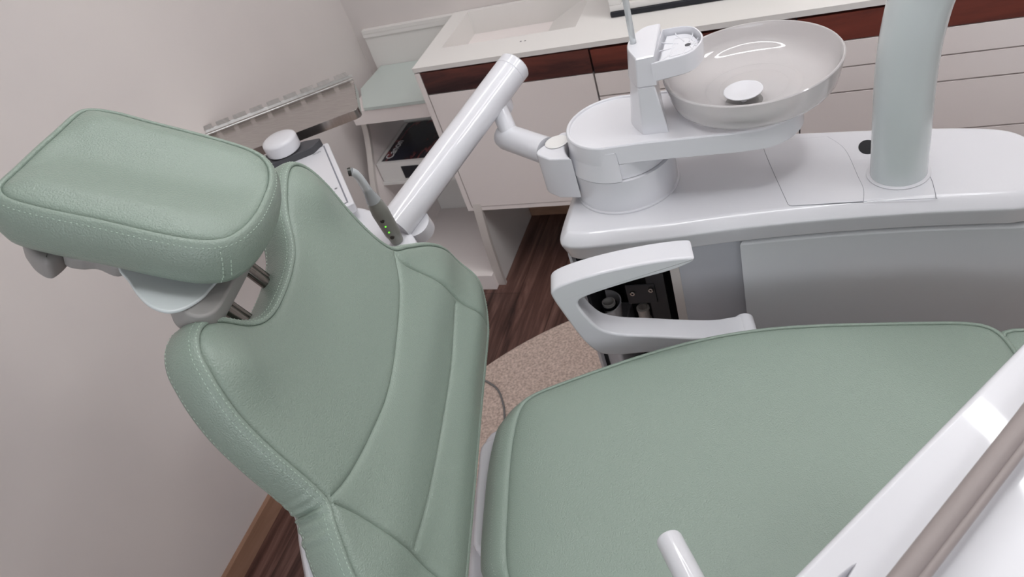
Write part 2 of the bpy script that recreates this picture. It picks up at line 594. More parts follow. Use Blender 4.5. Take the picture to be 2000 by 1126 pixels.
# ------------------------------------------------------------------ low side desk in the corner
dk = empty('corner_desk', (-1.3, 2.05, 0))
tag(dk, 'low white corner desk with pale green glass top left of the cabinet', 'desk')
def dpart(name, boxes, m, parent=dk, T=(-1.3, 2.05, 0)):
    mb = MB()
    for b in boxes: mb.box(b[0] - T[0], b[1] - T[0], b[2] - T[1], b[3] - T[1], b[4] - T[2], b[5] - T[2])
    return mb.build(name, m, parent)
def curved_panel(name, xa, xb, m, strip=False):
    prof = [(1.850, .0), (1.846, .05), (1.850, .12), (1.856, .2), (1.868, .28), (1.884, .36), (1.91, .43), (1.945, .49), (1.985, .55), (2.02, .62), (2.03, .68)]
    prof = catmull(prof, False, 4)
    mb = MB()
    if strip:
        pl = [(y - .004, z) for y, z in prof] + [(y + .012, z) for y, z in prof[::-1]]
    else:
        pl = [(y + .012, z) for y, z in prof] + [(2.262, .68), (2.262, 0)]
    T = Matrix(((0, 0, 1, 1.3), (1, 0, 0, -2.05), (0, 1, 0, 0), (0, 0, 0, 1)))
    mb.prism(pl, xa, xb, T=T)
    return mb.build(name, m, dk)
curved_panel('side_panel', -1.511, -1.493, 'door')
curved_panel('metal_edge', -1.512, -1.490, 'alu', True)
curved_panel('side_panel', -1.112, -1.094, 'white2')
curved_panel('metal_edge', -1.114, -1.084, 'alu', True)
dpart('back_panel', [(-1.511, -1.142, 2.262, 2.279, .0, .865)], 'counter')
dpart('top_ledge', [(-1.511, -1.142, 2.258, 2.279, .866, .879), (-1.511, -1.142, 2.2575, 2.279, .852, .8655)], 'counter')
# glass top with its slanted left edge and the white rail under it
mb = MB()
gl = [(-1.415, 1.944), (-1.142, 1.944), (-1.142, 2.26), (-1.492, 2.26), (-1.5, 2.092)]
mb.prism([(x + 1.3, y - 2.05) for x, y in gl], .728, .740, .001, .001)
mb.build('glass_top', 'glasstop', dk)
mb = MB()
gl = [(-1.478, 1.948), (-1.142, 1.948), (-1.142, 2.26), (-1.49, 2.26), (-1.492, 2.1)]
mb.prism([(x + 1.3, y - 2.05) for x, y in gl], .676, .7275)
mb.build('rail', 'door', dk)
dpart('shelf', [(-1.493, -1.113, 1.965, 2.26, .408, .42)], 'white2')
dpart('plinth', [(-1.493, -1.113, 1.822, 2.26, .0, .068)], 'door')
# box with a dark glossy cover on the shelf
bx = empty('storage_box', (-1.315, 2.12, .4208))
tag(bx, 'white box with dark red printed cover on the shelf of the corner desk', 'box')
mb = MB(); mb.box(-.174, .198, -.150, .135, 0, .0772, .002)
mb.build('body', 'white2', bx)
mb = MB(); mb.box(-.156, .175, -.135, .13, .0774, .0790)
cv = mb.build('cover_print', 'cover', bx)
mb = MB(); mb.box(-.075, .05, -.1532, -.150, .010, .060)
mb.build('front_label', 'blackbase', bx)
def text_obj(name, s, size, m, parent, mtx, ext=.0003):
    cu = bpy.data.curves.new(name, 'FONT')
    cu.body = s; cu.size = size; cu.extrude = ext
    t = bpy.data.objects.new(name, cu)
    COL.objects.link(t)
    bpy.context.view_layer.update()
    me = bpy.data.meshes.new_from_object(t.evaluated_get(bpy.context.evaluated_depsgraph_get()))
    bpy.data.objects.remove(t)
    me.transform(mtx)
    return link(name, me, m, parent)
text_obj('title_print', 'Canon', .045, 'whiteprint', bx, Matrix.Translation((-.118, -.122, .0795)) @ Matrix.Rotation(PI / 2, 4, 'Z'))

# ------------------------------------------------------------------ dental chair  (local X towards the feet, Y across)
ANG = math.atan2(.2465, .969)
CH = empty('dental_chair', (-.615, .592, .012), ANG)
tag(CH, 'green leather dental chair with white frame standing on the beige rug', 'dental chair')
ZO = -.012
TH = math.radians(67)
ev = np.array((-math.cos(TH), 0, math.sin(TH))); en = np.array((math.sin(TH), 0, math.cos(TH))); eu = np.array((0, 1., 0))
BF = ((0, 0, 1.022 + ZO), eu, ev, en)

back_pts = [(.30, -.252), (.352, -.236), (.380, -.195), (.378, -.135), (.342, -.075), (.285, -.025), (.250, .003), (.238, .045), (.243, .105), (.252, .165), (.252, .205), (.236, .226),
            (.206, .229), (.172, .218), (.141, .2), (.115, .182), (.088, .168), (.055, .161), (.018, .158), (-.03, .16), (-.062, .170), (-.085, .19), (-.106, .222), (-.124, .237),
            (-.146, .239), (-.168, .229), (-.184, .21), (-.197, .185), (-.210, .145), (-.223, .09), (-.232, .042), (-.243, .008),
            (-.268, -.012), (-.312, -.055), (-.345, -.1), (-.362, -.15), (-.350, -.208), (-.30, -.244), (-.2, -.256), (-.05, -.262), (.05, -.262), (.2, -.259)]
back_ol = resample(catmull(back_pts, True, 8), .0035)
seamW = resample(catmull([(.244, .004), (.183, -.024), (.085, -.04), (-.027, -.046), (-.119, -.032), (-.195, -.012), (-.242, .010)], False, 8), .006, False)
seamS = resample(catmull([(.244, -.150), (.123, -.163), (.01, -.163), (-.144, -.153), (-.25, -.134)], False, 8), .006, False)
wingN = resample(catmull([(-.243, .006), (-.240, -.041), (-.249, -.102), (-.252, -.136), (-.262, -.183), (-.277, -.246)], False, 8), .006, False)
wingF = resample(catmull([(.246, .004), (.236, -.02), (.245, -.06), (.252, -.103), (.256, -.144), (.262, -.184), (.274, -.250)], False, 8), .006, False)
def trim(ln):
    L = np.array(ln)
    k = inside(L, back_ol) & (seg_dist(L, back_ol, True) > .002)
    return [tuple(p) for p in L[k]]
seamW, seamS, wingN, wingF = [trim(l) for l in (seamW, seamS, wingN, wingF)]
def clip(ln, a, b):
    return [p for p in ln if a < p[0] < b]
seamS = clip(seamS, -.246, .247)
def back_h(P):
    u, v = P[:, 0], P[:, 1]
    h = .06 * np.minimum(np.abs(u), .26) ** 2
    h = h - .40 * np.maximum(np.abs(u) - .262, 0) ** 1.5          # the hip wings fall back
    h = h - 5.0 * np.maximum(-.205 - v, 0) ** 2                   # the lower edge rolls under
    h = h + .010 * np.exp(-((v + .10) / .045) ** 2) + .007 * np.exp(-((v + .205) / .03) ** 2)
    # cushions over the two horns
    for cu_, cv_ in ((.205, .185), (-.155, .19)):
        h = h + .019 * np.exp(-(((u - cu_) / .042) ** 2 + ((v - cv_) / .05) ** 2))
    return h
prof = BOXING + [(.0135, .012), (.0155, .026), (.015, .042), (.012, .052), (.004, .056)]
mb = cushion(back_ol, [seamW, seamS, wingN, wingF], BF, back_h, prof, puff=.0055, ps=.004, spacing=.010,
             stitch=((.0058, -.0016), (.0106, .0046), (.0146, .046)), ripple=(-.252, .0))
BACK = mb.build('backrest', ['leather', 'thread'], CH, angle=70)
# white shell behind the backrest
def ring3(pl, drop, F=BF, hf=back_h):
    A_ = np.array(pl)
    hb = hf(np.array(back_ol)) if len(pl) == len(back_ol) else np.zeros(len(pl))
    o_, a_, b_, c_ = [np.array(q, float) for q in F]
    return [tuple(p) for p in o_ + A_[:, :1] * a_ + A_[:, 1:2] * b_ + (hb - drop)[:, None] * c_]
mb = MB()
bo = back_ol if area2(back_ol) > 0 else back_ol[::-1]
def shell_ring(base_in, drop):
    B_ = np.array(bo)
    N_ = (np.array(inset(bo, -.001)) - B_) / .001
    grow = .020 * np.clip((.01 - B_[:, 1]) / .07, 0, 1) * np.clip((np.abs(B_[:, 0]) - .15) / .08, 0, 1) * np.clip((B_[:, 1] + .25) / .05, 0, 1)
    return ring3([tuple(p) for p in B_ + N_ * (grow - base_in)[:, None]], drop)
mb.loft([shell_ring(.008, .0565), shell_ring(.004, .060), shell_ring(.005, .066), shell_ring(.016, .082), shell_ring(.036, .094)])
mb.build('backrest_shell', 'white', BACK)

# headrest
T2 = math.radians(29)
hv = np.array((-math.cos(T2), 0, math.sin(T2))); hn = np.array((math.sin(T2), 0, math.cos(T2)))
HF = ((-.1339, .0142, 1.3815 + ZO), eu, hv, hn)
head_pts = [(-.086, .126), (-.096, .108), (-.100, .067), (-.101, .012), (-.104, -.035), (-.104, -.081), (-.099, -.104), (-.088, -.120), (-.066, -.130), (-.038, -.135), (0, -.135), (.035, -.131), (.066, -.119), (.084, -.099), (.093, -.066), (.098, -.023), (.103, .046), (.107, .085), (.104, .112), (.092, .124), (.042, .127), (.001, .129), (-.043, .130), (-.072, .131)]
head_ol = resample(catmull(head_pts, True, 6), .006)
def head_h(P):
    u, v = P[:, 0], P[:, 1]
    e = np.minimum(1, np.maximum(0, seg_dist(P, head_ol, True) / .028))
    dish = -.014 * np.exp(-(((u - .004) / .048) ** 2)) * np.minimum(1, e)
    return dish + .009 * e
hprof = BOXING + [(.015, .014), (.0165, .03), (.015, .046), (.010, .058), (.0, .064)]
mb = cushion(head_ol, [], HF, head_h, hprof, puff=.004, ps=.0035, spacing=.008, stitch=((.0098, .0034),))
# double stitched corner seams of the boxing
def head_pt(u, v, n):
    o_, a_, b_, c_ = [np.array(q, float) for q in HF]
    return o_ + u * a_ + v * b_ + n * c_
HEAD = mb.build('headrest', ['leather', 'thread'], CH, angle=70)
for k, (cu_, cv_) in enumerate(((-.094, -.112), (.078, -.108))):
    mb = MB()
    dv = np.array((cu_, cv_ * .8)); dv /= np.linalg.norm(dv)
    tv = np.array((-dv[1], dv[0]))
    for s in (-.005, .005):
        for j in range(9):
            n0 = .004 - j * .0062
            bul = .0165 * math.sin(min(1, (.012 + j * .0062) / .035) * PI / 2) if j < 7 else .0135 - (j - 7) * .003
            q = np.array((cu_, cv_)) + dv * (bul + .0012) + tv * s
            a = head_pt(q[0], q[1], n0 - .006)
            b = head_pt(q[0], q[1], n0 - .010)
            mb.tube([a, b], .0007, 5)
    o3 = mb.build('corner_stitching', 'thread', HEAD)
    o3['kind'] = 'stuff'

def flat_plate(name, pts, n0, n1, m, parent, r=.003, F=HF, sub=6):
    """plate cut from an outline in a cushion's own plane, between two depths behind it"""
    o_, a_, b_, c_ = [np.array(q, float) for q in F]
    T = Matrix(((a_[0], b_[0], c_[0], o_[0]), (a_[1], b_[1], c_[1], o_[1]), (a_[2], b_[2], c_[2], o_[2]), (0, 0, 0, 1)))
    ol = catmull(pts, True, sub)
    mb = MB(); mb.prism(ol, n0, n1, r, r, T=T)
    return mb.build(name, m, parent)
flat_plate('mount_plate', [(-.085, .10), (-.092, .04), (-.09, -.06), (-.06, -.11), (.05, -.11), (.08, -.06), (.085, .09), (.03, .115), (-.05, .118)], -.078, -.0645, 'greysoft', HEAD)
flat_plate('release_lever', [(-.05, .02), (-.088, .012), (-.108, -.008), (-.127, -.026), (-.141, -.045), (-.146, -.064), (-.140, -.079), (-.122, -.092), (-.100, -.099), (-.06, -.10), (-.03, -.05)], -.084, -.0785, 'post', HEAD, .0022)
flat_plate('rear_lug', [(-.03, .135), (-.066, .134), (-.088, .116), (-.099, .100), (-.102, .088), (-.094, .082), (-.07, .080), (-.03, .09)], -.112, -.0785, 'greysoft', HEAD, .008)
flat_plate('rear_strip', [(-.03, .078), (-.078, .078), (-.088, .072), (-.088, .056), (-.083, .040), (-.086, .01), (-.03, .0)], -.100, -.0785, 'greysoft', HEAD, .006)
# housing that holds the two rods
mb = MB()
o_, a_, b_, c_ = [np.array(q, float) for q in HF]
T = Matrix(((a_[0], b_[0], c_[0], o_[0]), (a_[1], b_[1], c_[1], o_[1]), (a_[2], b_[2], c_[2], o_[2]), (0, 0, 0, 1)))
hs = catmull([(-.05, -.04), (-.10, -.05), (-.126, -.064), (-.137, -.082), (-.140, -.097), (-.134, -.110), (-.118, -.117), (-.08, -.119), (0, -.121), (.07, -.119), (.10, -.10), (.09, -.05), (.04, -.035)], True, 6)
mb.prism(hs, -.135, -.0845, .004, .022, T=T, seg=5)
mb.build('rod_housing', 'greysoft', HEAD)
# the two rods down into the backrest
o_, a_, b_, c_ = [np.array(q, float) for q in BF]
for uc, t0, t1 in ((.037, .262, .10), (-.046, .268, .10)):
    mb = MB()
    p0 = o_ + uc * a_ + t0 * b_ - .036 * c_
    p1 = o_ + uc * a_ + t1 * b_ - .036 * c_
    mb.tube([p0, p1], .0085, 20)
    q0, q1 = p0 + a_ * .013, p1 + a_ * .013
    mb.tube([q0, q1], .0045, 14)
    mb.build('rod', 'rodsteel', HEAD)

# seat
SZ = .70 + ZO
SF = ((0, 0, SZ), np.array((1., 0, 0)), np.array((0, 1., 0)), np.array((0, 0, 1.)))
seat_pts = [(.125, -.03), (.128, .05), (.136, .11), (.148, .142), (.172, .160), (.225, .176), (.322, .2), (.42, .219), (.515, .228), (.606, .226), (.692, .214), (.772, .198), (.85, .181), (.91, .166),
            (.942, .145), (.951, .10), (.948, .0), (.94, -.16), (.912, -.2), (.85, -.222), (.772, -.243), (.692, -.259), (.606, -.271), (.515, -.275), (.42, -.27), (.322, -.258), (.225, -.242), (.165, -.227), (.138, -.2), (.126, -.15)]
seat_ol = resample(catmull(seat_pts, True, 6), .009)
def seat_h(P):
    a, w = P[:, 0], P[:, 1]
    d = seg_dist(P, seat_ol, True)
    return .008 * (1 - np.exp(-d / .05)) - .006 * np.exp(-(((a - .45) / .3) ** 2 + ((w + .02) / .16) ** 2))
sprof = BOXING + [(.016, .012), (.0185, .026), (.019, .04), (.017, .054), (.011, .064), (.0, .068)]
mb = cushion(seat_ol, [], SF, seat_h, sprof, puff=.005, ps=.006, spacing=.014, stitch=((.0098, .0034), (.0178, .050)), offscale=lambda P: 1 + 1.9 * np.clip((.20 - P[:, 0]) / .08, 0, 1) * np.clip((.19 - np.abs(P[:, 1] + .03)) / .06, .0, 1))
SEAT = mb.build('seat', ['leather', 'thread'], CH, angle=70)
# leg rest beyond the seat
leg_pts = [(.958, .06), (.961, .138), (1.02, .134), (1.2, .112), (1.4, .095), (1.5, .05), (1.51, -.02), (1.5, -.1), (1.4, -.14), (1.2, -.163), (1.03, -.176), (.975, -.165), (.957, -.11)]
leg_ol = resample(catmull(leg_pts, True, 6), .012)
LF = ((0, 0, SZ - .009), np.array((1., 0, 0)), np.array((0, 1., 0)), np.array((0, 0, 1.)))
mb = cushion(leg_ol, [], LF, lambda P: .006 * (1 - np.exp(-seg_dist(P, leg_ol, True) / .05)), sprof, puff=.005, ps=.006, spacing=.016, stitch=((.0098, .0034),))
mb.build('leg_rest', ['leather', 'thread'], CH, angle=70)
# white tray that carries the cushions, pedestal and foot
base_pts = [(.034, -.1), (.036, .06), (.046, .13), (.075, .158), (.18, .178), (.33, .2), (.515, .222), (.7, .21), (.95, .15), (1.3, .09), (1.45, .05), (1.46, -.06), (1.3, -.13), (.95, -.19), (.7, -.255), (.515, -.268), (.33, -.25), (.15, -.232), (.06, -.205), (.038, -.16)]
bp = resample(catmull(base_pts, True, 6), .015)
mb = MB(); mb.prism(bp, .555 + ZO, .628 + ZO, .014, .03, seg=4)
mb.build('seat_frame', 'white', CH)
mb = MB(); mb.prism(round_poly([(.28, -.13), (.72, -.13), (.72, .1), (.28, .1)], .06, 6), .05, .56 + ZO, .02, .0)
mb.build('pedestal', 'white', CH)
mb = MB(); mb.prism(round_poly([(.12, -.24), (1.1, -.22), (1.1, .16), (.12, .2)], .12, 8), .0005, .05, .02, 0)
mb.build('foot_plate', 'greysoft', CH)
# back hinge behind the seat
mb = MB(); mb.prism(round_poly([(.05, -.12), (.16, -.12), (.16, .11), (.05, .11)], .03, 4), .56 + ZO, .66 + ZO, .01, .01)
mb.build('back_hinge', 'white', CH)

# armrest: a C-shaped loop in a plane along the chair
arm_out = [(.500, .862), (.43, .869), (.35, .868), (.29, .862), (.25, .853), (.234, .843), (.233, .828), (.246, .775), (.262, .712), (.278, .672), (.295, .652), (.325, .643), (.36, .640), (.42, .632), (.52, .612), (.575, .610), (.592, .616), (.594, .634), (.58, .645), (.55, .645),
           (.52, .645), (.46, .662), (.40, .682), (.35, .697), (.325, .708), (.306, .722), (.293, .745), (.282, .775), (.276, .797), (.281, .810), (.300, .816), (.34, .824), (.40, .833), (.455, .838), (.486, .846), (.499, .852)]
arm_ol = [tuple(p) for p in arm_out]
for _ in range(2):
    nx = []
    for i in range(len(arm_ol)):
        p, q = Vector(arm_ol[i]), Vector(arm_ol[(i + 1) % len(arm_ol)])
        nx += [tuple(p.lerp(q, .25)), tuple(p.lerp(q, .75))]
    arm_ol = nx
arm_ol = resample(arm_ol, .004)
mb = MB()
T = Matrix(((1, 0, 0, 0), (0, 0, -1, 0), (0, 1, 0, ZO), (0, 0, 0, 1)))
mb.prism(arm_ol, -.332, -.278, .005, .005, T=T, seg=3)
ARM = mb.build('armrest', 'white', CH, angle=40)
mb = MB()
mb.tube([(.578, .25, .626 + ZO), (.578, .334, .626 + ZO)], .0195, 28)
mb.build('pivot', 'white', ARM)

# ------------------------------------------------------------------ dental unit console beside the chair
CN = empty('dental_console', (-.05, 1.25, 0))
tag(CN, 'white and grey dental unit console standing behind the chair', 'dental unit')
OX, OY = -.05, 1.25
def loc(pl): return [(x - OX, y - OY) for x, y in pl]
front = [(-.455, 1.062), (-.425, 1.060), (-.36, 1.067), (-.266, 1.078), (-.136, 1.0985), (.013, 1.113), (.152, 1.120), (.25, 1.120), (.305, 1.119)]
fr = catmull(front, False, 6)
back_edge = [(.352, 1.128), (.374, 1.155), (.375, 1.24), (.358, 1.305), (.31, 1.345), (.2, 1.368), (0, 1.388), (-.2, 1.402), (-.4, 1.405), (-.46, 1.392), (-.485, 1.35), (-.487, 1.2), (-.484, 1.10), (-.474, 1.07)]
top_ol = resample(fr + catmull(back_edge, False, 6), .010)
mb = MB()
rings = []
o0 = loc(top_ol)
for ins, z in ((.0145, .787), (.0125, .7895), (.0015, .822), (0, .8265), (.0005, .8295), (.002, .832), (.007, .8385), (.0125, .8443), (.0175, .8482), (.0205, .8496), (.0235, .850)):
    rings.append([(x, y, z) for x, y in (inset(o0, ins) if ins else o0)])
mb.loft(rings, cap=(True, True))
TOP = mb.build('top_cover', 'white', CN, angle=60)
# hatch lines in the cover
def groove(name, pts, parent, z=.8502, w=.0011, closed=False):
    L = loc(catmull(pts, closed, 8))
    mb = MB()
    A_, B_ = offset_line(L, w / 2), offset_line(L, -w / 2)
    vs = [(x, y, z) for x, y in A_] + [(x, y, z) for x, y in B_]
    n = len(A_)
    mb.add(vs, [[i, i + 1, n + i + 1, n + i] for i in range(n - 1)])
    return mb.build(name, 'linegrey', parent)
mb = MB()
hl_ = catmull([(-.101, 1.350), (-.093, 1.31), (-.076, 1.243), (-.055, 1.165), (-.047, 1.136)], False, 6)
hr_ = catmull([(.0765, 1.1335), (.078, 1.17), (.071, 1.208), (.052, 1.3), (.022, 1.350)], False, 6)
hat = loc(hl_ + [(-.0435, 1.1325), (-.039, 1.1315)] + hr_)
mb.prism(hat, .8502, .8508, .0003, 0)
mb.build('hatch', 'white', CN, angle=30)
mb = MB(); mb.prism(inset(hat, -.0008), .8499, .85025); mb.build('hatch_gap', 'linegrey', CN)
groove('post_plate_line', [(.0775, 1.1325), (.12, 1.132), (.184, 1.131), (.188, 1.134), (.188, 1.16), (.186, 1.19), (.178, 1.22)], CN)
# left end shell and body
mb = MB(); mb.prism(loc([(-.482, 1.11), (-.474, 1.087), (-.468, 1.087), (-.470, 1.12), (-.470, 1.37), (-.480, 1.37), (-.488, 1.25)]), .30, .79, .002, .002)
mb.build('end_shell', 'white', CN)
# hollow body: walls round a dark bay on the left, closed grey box on the right
def fpt(x, d=0.0):
    f = np.array(fr)
    return float(np.interp(x, f[:, 0], f[:, 1])) + d
def front_strip(xa, xb, d, thick, n=14):
    xs = np.linspace(xa, xb, n)
    return [(x, fpt(x, d)) for x in xs] + [(x, fpt(x, d) + thick) for x in xs[::-1]]
mb = MB(); mb.prism(loc(front_strip(-.260, .370, .040, .02) ), .20, .788)
mb.build('front_plate', 'greyplate', CN)
mb = MB(); mb.prism(loc(front_strip(-.136, .372, .0145, .020, 20)), .25, .7825, .009, .004, seg=5)
mb.build('front_panel', 'greypanel', CN)
mb = MB(); mb.prism(loc(front_strip(-.278, -.260, .036, .03, 4)), .20, .788)
mb.build('bay_edge', 'alu', CN)
mb = MB()
mb.prism(loc([(-.470, 1.28), (-.262, 1.28), (-.262, 1.30), (-.470, 1.30)]), .20, .787)
mb.prism(loc([(-.470, 1.11), (-.462, 1.11), (-.462, 1.30), (-.470, 1.30)]), .20, .787)
mb.prism(loc([(-.262, 1.125), (-.258, 1.125), (-.258, 1.30), (-.262, 1.30)]), .20, .787)
mb.prism(loc([(-.470, 1.11), (-.262, 1.13), (-.262, 1.30), (-.470, 1.30)]), .20, .22)
mb.build('bay_lining', 'blackish', CN)
mb = MB(); mb.prism(loc([(-.262, 1.17), (.368, 1.17), (.35, 1.33), (.2, 1.36), (-.47, 1.37), (-.47, 1.301), (-.262, 1.301)]), .20, .787)
mb.build('body', 'greyplate', CN)
mb = MB(); mb.prism(loc(round_poly([(-.44, 1.15), (.30, 1.17), (.30, 1.34), (-.44, 1.34)], .03)), .0125, .20)
mb.build('base', 'greysoft', CN)
mb = MB(); mb.prism(loc(round_poly([(-.475, 1.115), (-.43, 1.118), (-.43, 1.30), (-.475, 1.30)], .012)), .0125, .46, .004, 0)
mb.build('base_column', 'white', CN)
# things in the bay: bracket, cup holder, hose couplings
mb = MB()
mb.prism(loc([(-.352, 1.178), (-.312, 1.180), (-.312, 1.190), (-.352, 1.188)]), .24, .75)
mb.prism(loc([(-.400, 1.172), (-.335, 1.176), (-.335, 1.180), (-.400, 1.176)]), .560, .618, .002, .002)
br = mb.build('bracket', 'darkgrey', CN)
for x, z in ((-.386, .596), (-.343, .606)):
    mb = MB(); mb.lathe([(.0024, -.0036), (.0028, -.004), (.0052, -.004), (.006, -.003), (.006, .004)], (0, 0, 0), 18, T=Matrix.Translation((x - OX, 1.171 - OY, z)) @ Matrix.Rotation(-PI / 2, 4, 'X'))
    mb.build('screw', 'steel', br)
mb = MB()
c = (-.458 - OX, 1.168 - OY, .022)
mb.lathe([(.027, .40), (.032, .48), (.040, .540), (.0415, .549), (.0385, .549), (.034, .52), (.028, .45), (.0, .45)], c, 36)
cup = mb.build('cup_holder', 'white', CN)
mb = MB(); mb.lathe([(.0, .49), (.0135, .49), (.0155, .573), (.0125, .573), (.011, .50), (.0, .50)], (c[0] + .012, c[1], 0), 28)
mb.build('suction_tube', 'white2', cup)
mb = MB(); mb.lathe([(.0157, .560), (.0185, .560), (.0185, .566), (.0157, .566), (.0157, .560)], (c[0] + .012, c[1], 0), 28)
mb.build('clamp', 'blackbase', cup)
mb = MB()
mb.lathe([(.0135, .40), (.0135, .455), (.016, .458), (.016, .464), (.0135, .467), (.0135, .474), (.016, .477), (.016, .483), (.0135, .486), (.0135, .512), (.015, .514), (.015, .519), (.010, .520), (.010, .50), (0, .50)], (-.372 - OX, 1.178 - OY, .025), 28)
mb.build('hose_coupling', 'alu', CN)
# pedestal of the swivelling basin arm
mb = MB(); mb.lathe([(.1075, .8502), (.1075, .8535), (.1035, .8545), (.1045, .90), (.1065, .9255), (0, .9258)], (-.363 - OX, 1.240 - OY, 0), 64)
mb.build('arm_pedestal', 'white', CN, angle=30)
# hose hole beside the lamp post
mb = MB()
ell = [(.092 + .016 * math.cos(t), 1.302 + .024 * math.sin(t)) for t in [2 * PI * k / 32 for k in range(32)]]
mb.prism(loc(ell), .8500, .8507)
mb.build('hose_hole', 'blackish', CN)

# swivel arm with cup filler
SA = empty('basin_arm', (-.363, 1.240, .926))
tag(SA, 'white swivel arm with cup filler tower carrying the glass bowl', 'basin arm')
def locs(pl): return [(x + .363, y - 1.240) for x, y in pl]
cx, cy, rr = -.363, 1.240, .1005
plan = [(cx + rr * math.cos(a), cy + rr * math.sin(a)) for a in np.linspace(math.radians(85), math.radians(262), 40)]
plan += [(-.30, 1.1485), (-.2, 1.1505), (-.13, 1.152), (-.09, 1.156)]
plan += [(-.108 + .09 * math.cos(a), 1.243 + .09 * math.sin(a)) for a in np.linspace(math.radians(-72), math.radians(88), 30)]
plan += [(-.2, 1.338), (-.3, 1.340)]
pl = resample(locs(plan), .007)
mb = MB()
rings = []
for ins, z in ((.0008, .0345), (0, .0355), (.0018, .0705), (.0026, .0730), (.0042, .0745), (.0078, .0745), (.0088, .0740), (.0100, .0712), (.0112, .0706)):
    rings.append([(x, y, z) for x, y in (inset(pl, ins) if ins else pl)])
mb.loft(rings)
# lower drum on the hinge side, stepping up to the flat arm
dr = [(cx + .107 * math.cos(a), cy + .107 * math.sin(a)) for a in np.linspace(math.radians(95), math.radians(281), 44)]
dt = [(cx + .1005 * math.cos(a), cy + .1005 * math.sin(a)) for a in np.linspace(math.radians(95), math.radians(281), 44)]
dr += [(cx + .02, cy - .0988), (cx - .01, cy + .0988)]; dt += [(cx + .0195, cy - .0975), (cx - .0095, cy + .0975)]
mb.loft([[(x, y, .0008) for x, y in locs(dr)], [(x, y, .0352) for x, y in locs(dt)], [(x, y, .06) for x, y in locs(inset(dt, .003))]])
mb.build('arm_body', 'white', SA, angle=40)
mb = MB(); mb.lathe([(0, .0006), (.0985, .0006), (.0985, .034), (0, .034)], (0, 0, 0), 64)
mb.build('inner_drum', 'white', SA)
# tower
def oval_tower(pts_bot, pts_top, z0, z1, mb, rt=.002):
    a, b = locs(pts_bot), locs(pts_top)
    m_ = [(.5 * (p[0] + q[0]), .5 * (p[1] + q[1])) for p, q in zip(a, b)]
    mb.loft([[(x, y, z0) for x, y in a], [(x, y, .5 * (z0 + z1)) for x, y in m_], [(x, y, z1 - rt) for x, y in b], [(x, y, z1) for x, y in inset(b, rt)]])
tb = round_poly([(-.298, 1.182), (-.250, 1.184), (-.275, 1.285), (-.305, 1.30), (-.330, 1.275), (-.332, 1.232)], [.003, .003, .02, .025, .025, .03], 5)
tt = round_poly([(-.292, 1.182), (-.262, 1.184), (-.275, 1.285), (-.296, 1.30), (-.316, 1.275), (-.318, 1.232)], [.003, .003, .02, .025, .025, .03], 5)
mb = MB(); oval_tower(tb, tt, .0706, .1675, mb)
mb.build('filler_tower', 'white', SA, angle=40)
ub = round_poly([(-.292, 1.1815), (-.258, 1.1835), (-.262, 1.30), (-.296, 1.305), (-.318, 1.275), (-.320, 1.232)], [.003, .0, .0, .02, .025, .03], 5)
ut = round_poly([(-.287, 1.182), (-.256, 1.188), (-.262, 1.315), (-.291, 1.313), (-.312, 1.275), (-.313, 1.232)], [.003, .0, .0, .02, .025, .03], 5)
mb = MB(); oval_tower(ub, ut, .1690, .2230, mb)
mb.build('filler_head', 'white', SA, angle=40)
# cup tray
tr = round_poly([(-.262, 1.184), (-.192, 1.205), (-.175, 1.262), (-.205, 1.321), (-.262, 1.318)], [.0, .022, .04, .03, .0], 6)
mb = MB()
a = locs(tr)
lo = locs([(x * .985 - .004, y) for x, y in tr])
mb.loft([[(x, y, .1705) for x, y in inset(lo, .008)], [(x, y, .176) for x, y in lo], [(x, y, .208) for x, y in a], [(x, y, .2095) for x, y in inset(a, .001)],
         [(x, y, .2095) for x, y in inset(a, .0035)], [(x, y, .190) for x, y in inset(a, .0045)]])
TRAY = mb.build('cup_tray', 'white', SA, angle=40)
mb = MB()
g = locs(inset(tr, .010))
gc = (sum(p[0] for p in g) / len(g), sum(p[1] for p in g) / len(g))
mb.loft([[(x, y, .194) for x, y in inset(g, .002)], [(x, y, .1985) for x, y in g], [(gc[0] + (x - gc[0]) * .5, gc[1] + (y - gc[1]) * .5, .2000) for x, y in g], [(gc[0] + (x - gc[0]) * .09, gc[1] + (y - gc[1]) * .09, .1995) for x, y in g]], cap=(True, False))
for k in range(10):
    t = 2 * PI * k / 10 + .2
    d = Vector((math.cos(t), math.sin(t), 0))
    # from the middle out to the rim
    best = max((Vector((p[0] - gc[0], p[1] - gc[1], 0)) for p in g), key=lambda q: q.normalized().dot(d) if q.length > 1e-4 else -1).length
    c3 = Vector((gc[0], gc[1], .1996))
    mb.tube([c3 + d * best * .3, c3 + d * best * .6, c3 + d * best * .97 + Vector((0, 0, -.001)), c3 + d * (best * .97 + .003) + Vector((0, 0, .0025))], .0013, 8)
gi = [(gc[0] + (x - gc[0]) * .62, gc[1] + (y - gc[1]) * .62, .1996) for x, y in g]
mb.tube(gi + gi[:1], .0011, 8)
mb.build('drain_grid', 'white', TRAY, angle=50)
mb = MB(); mb.lathe([(0, .1999), (.0055, .1999), (.0055, .1990)], (gc[0], gc[1], 0), 20)
mb.build('drain_hole', 'darkgrey', TRAY)
tp = [(-.301, 1.247, 1.142), (-.301, 1.247, 1.30), (-.301, 1.247, 1.40), (-.294, 1.246, 1.43), (-.276, 1.246, 1.445), (-.258, 1.246, 1.43), (-.252, 1.246, 1.40)]
mb = MB(); mb.tube([(x + .363, y - 1.24, z - .926) for x, y, z in catmull(tp, False, 6)], .0056, 18)
mb.build('filler_tube', 'clear', SA)

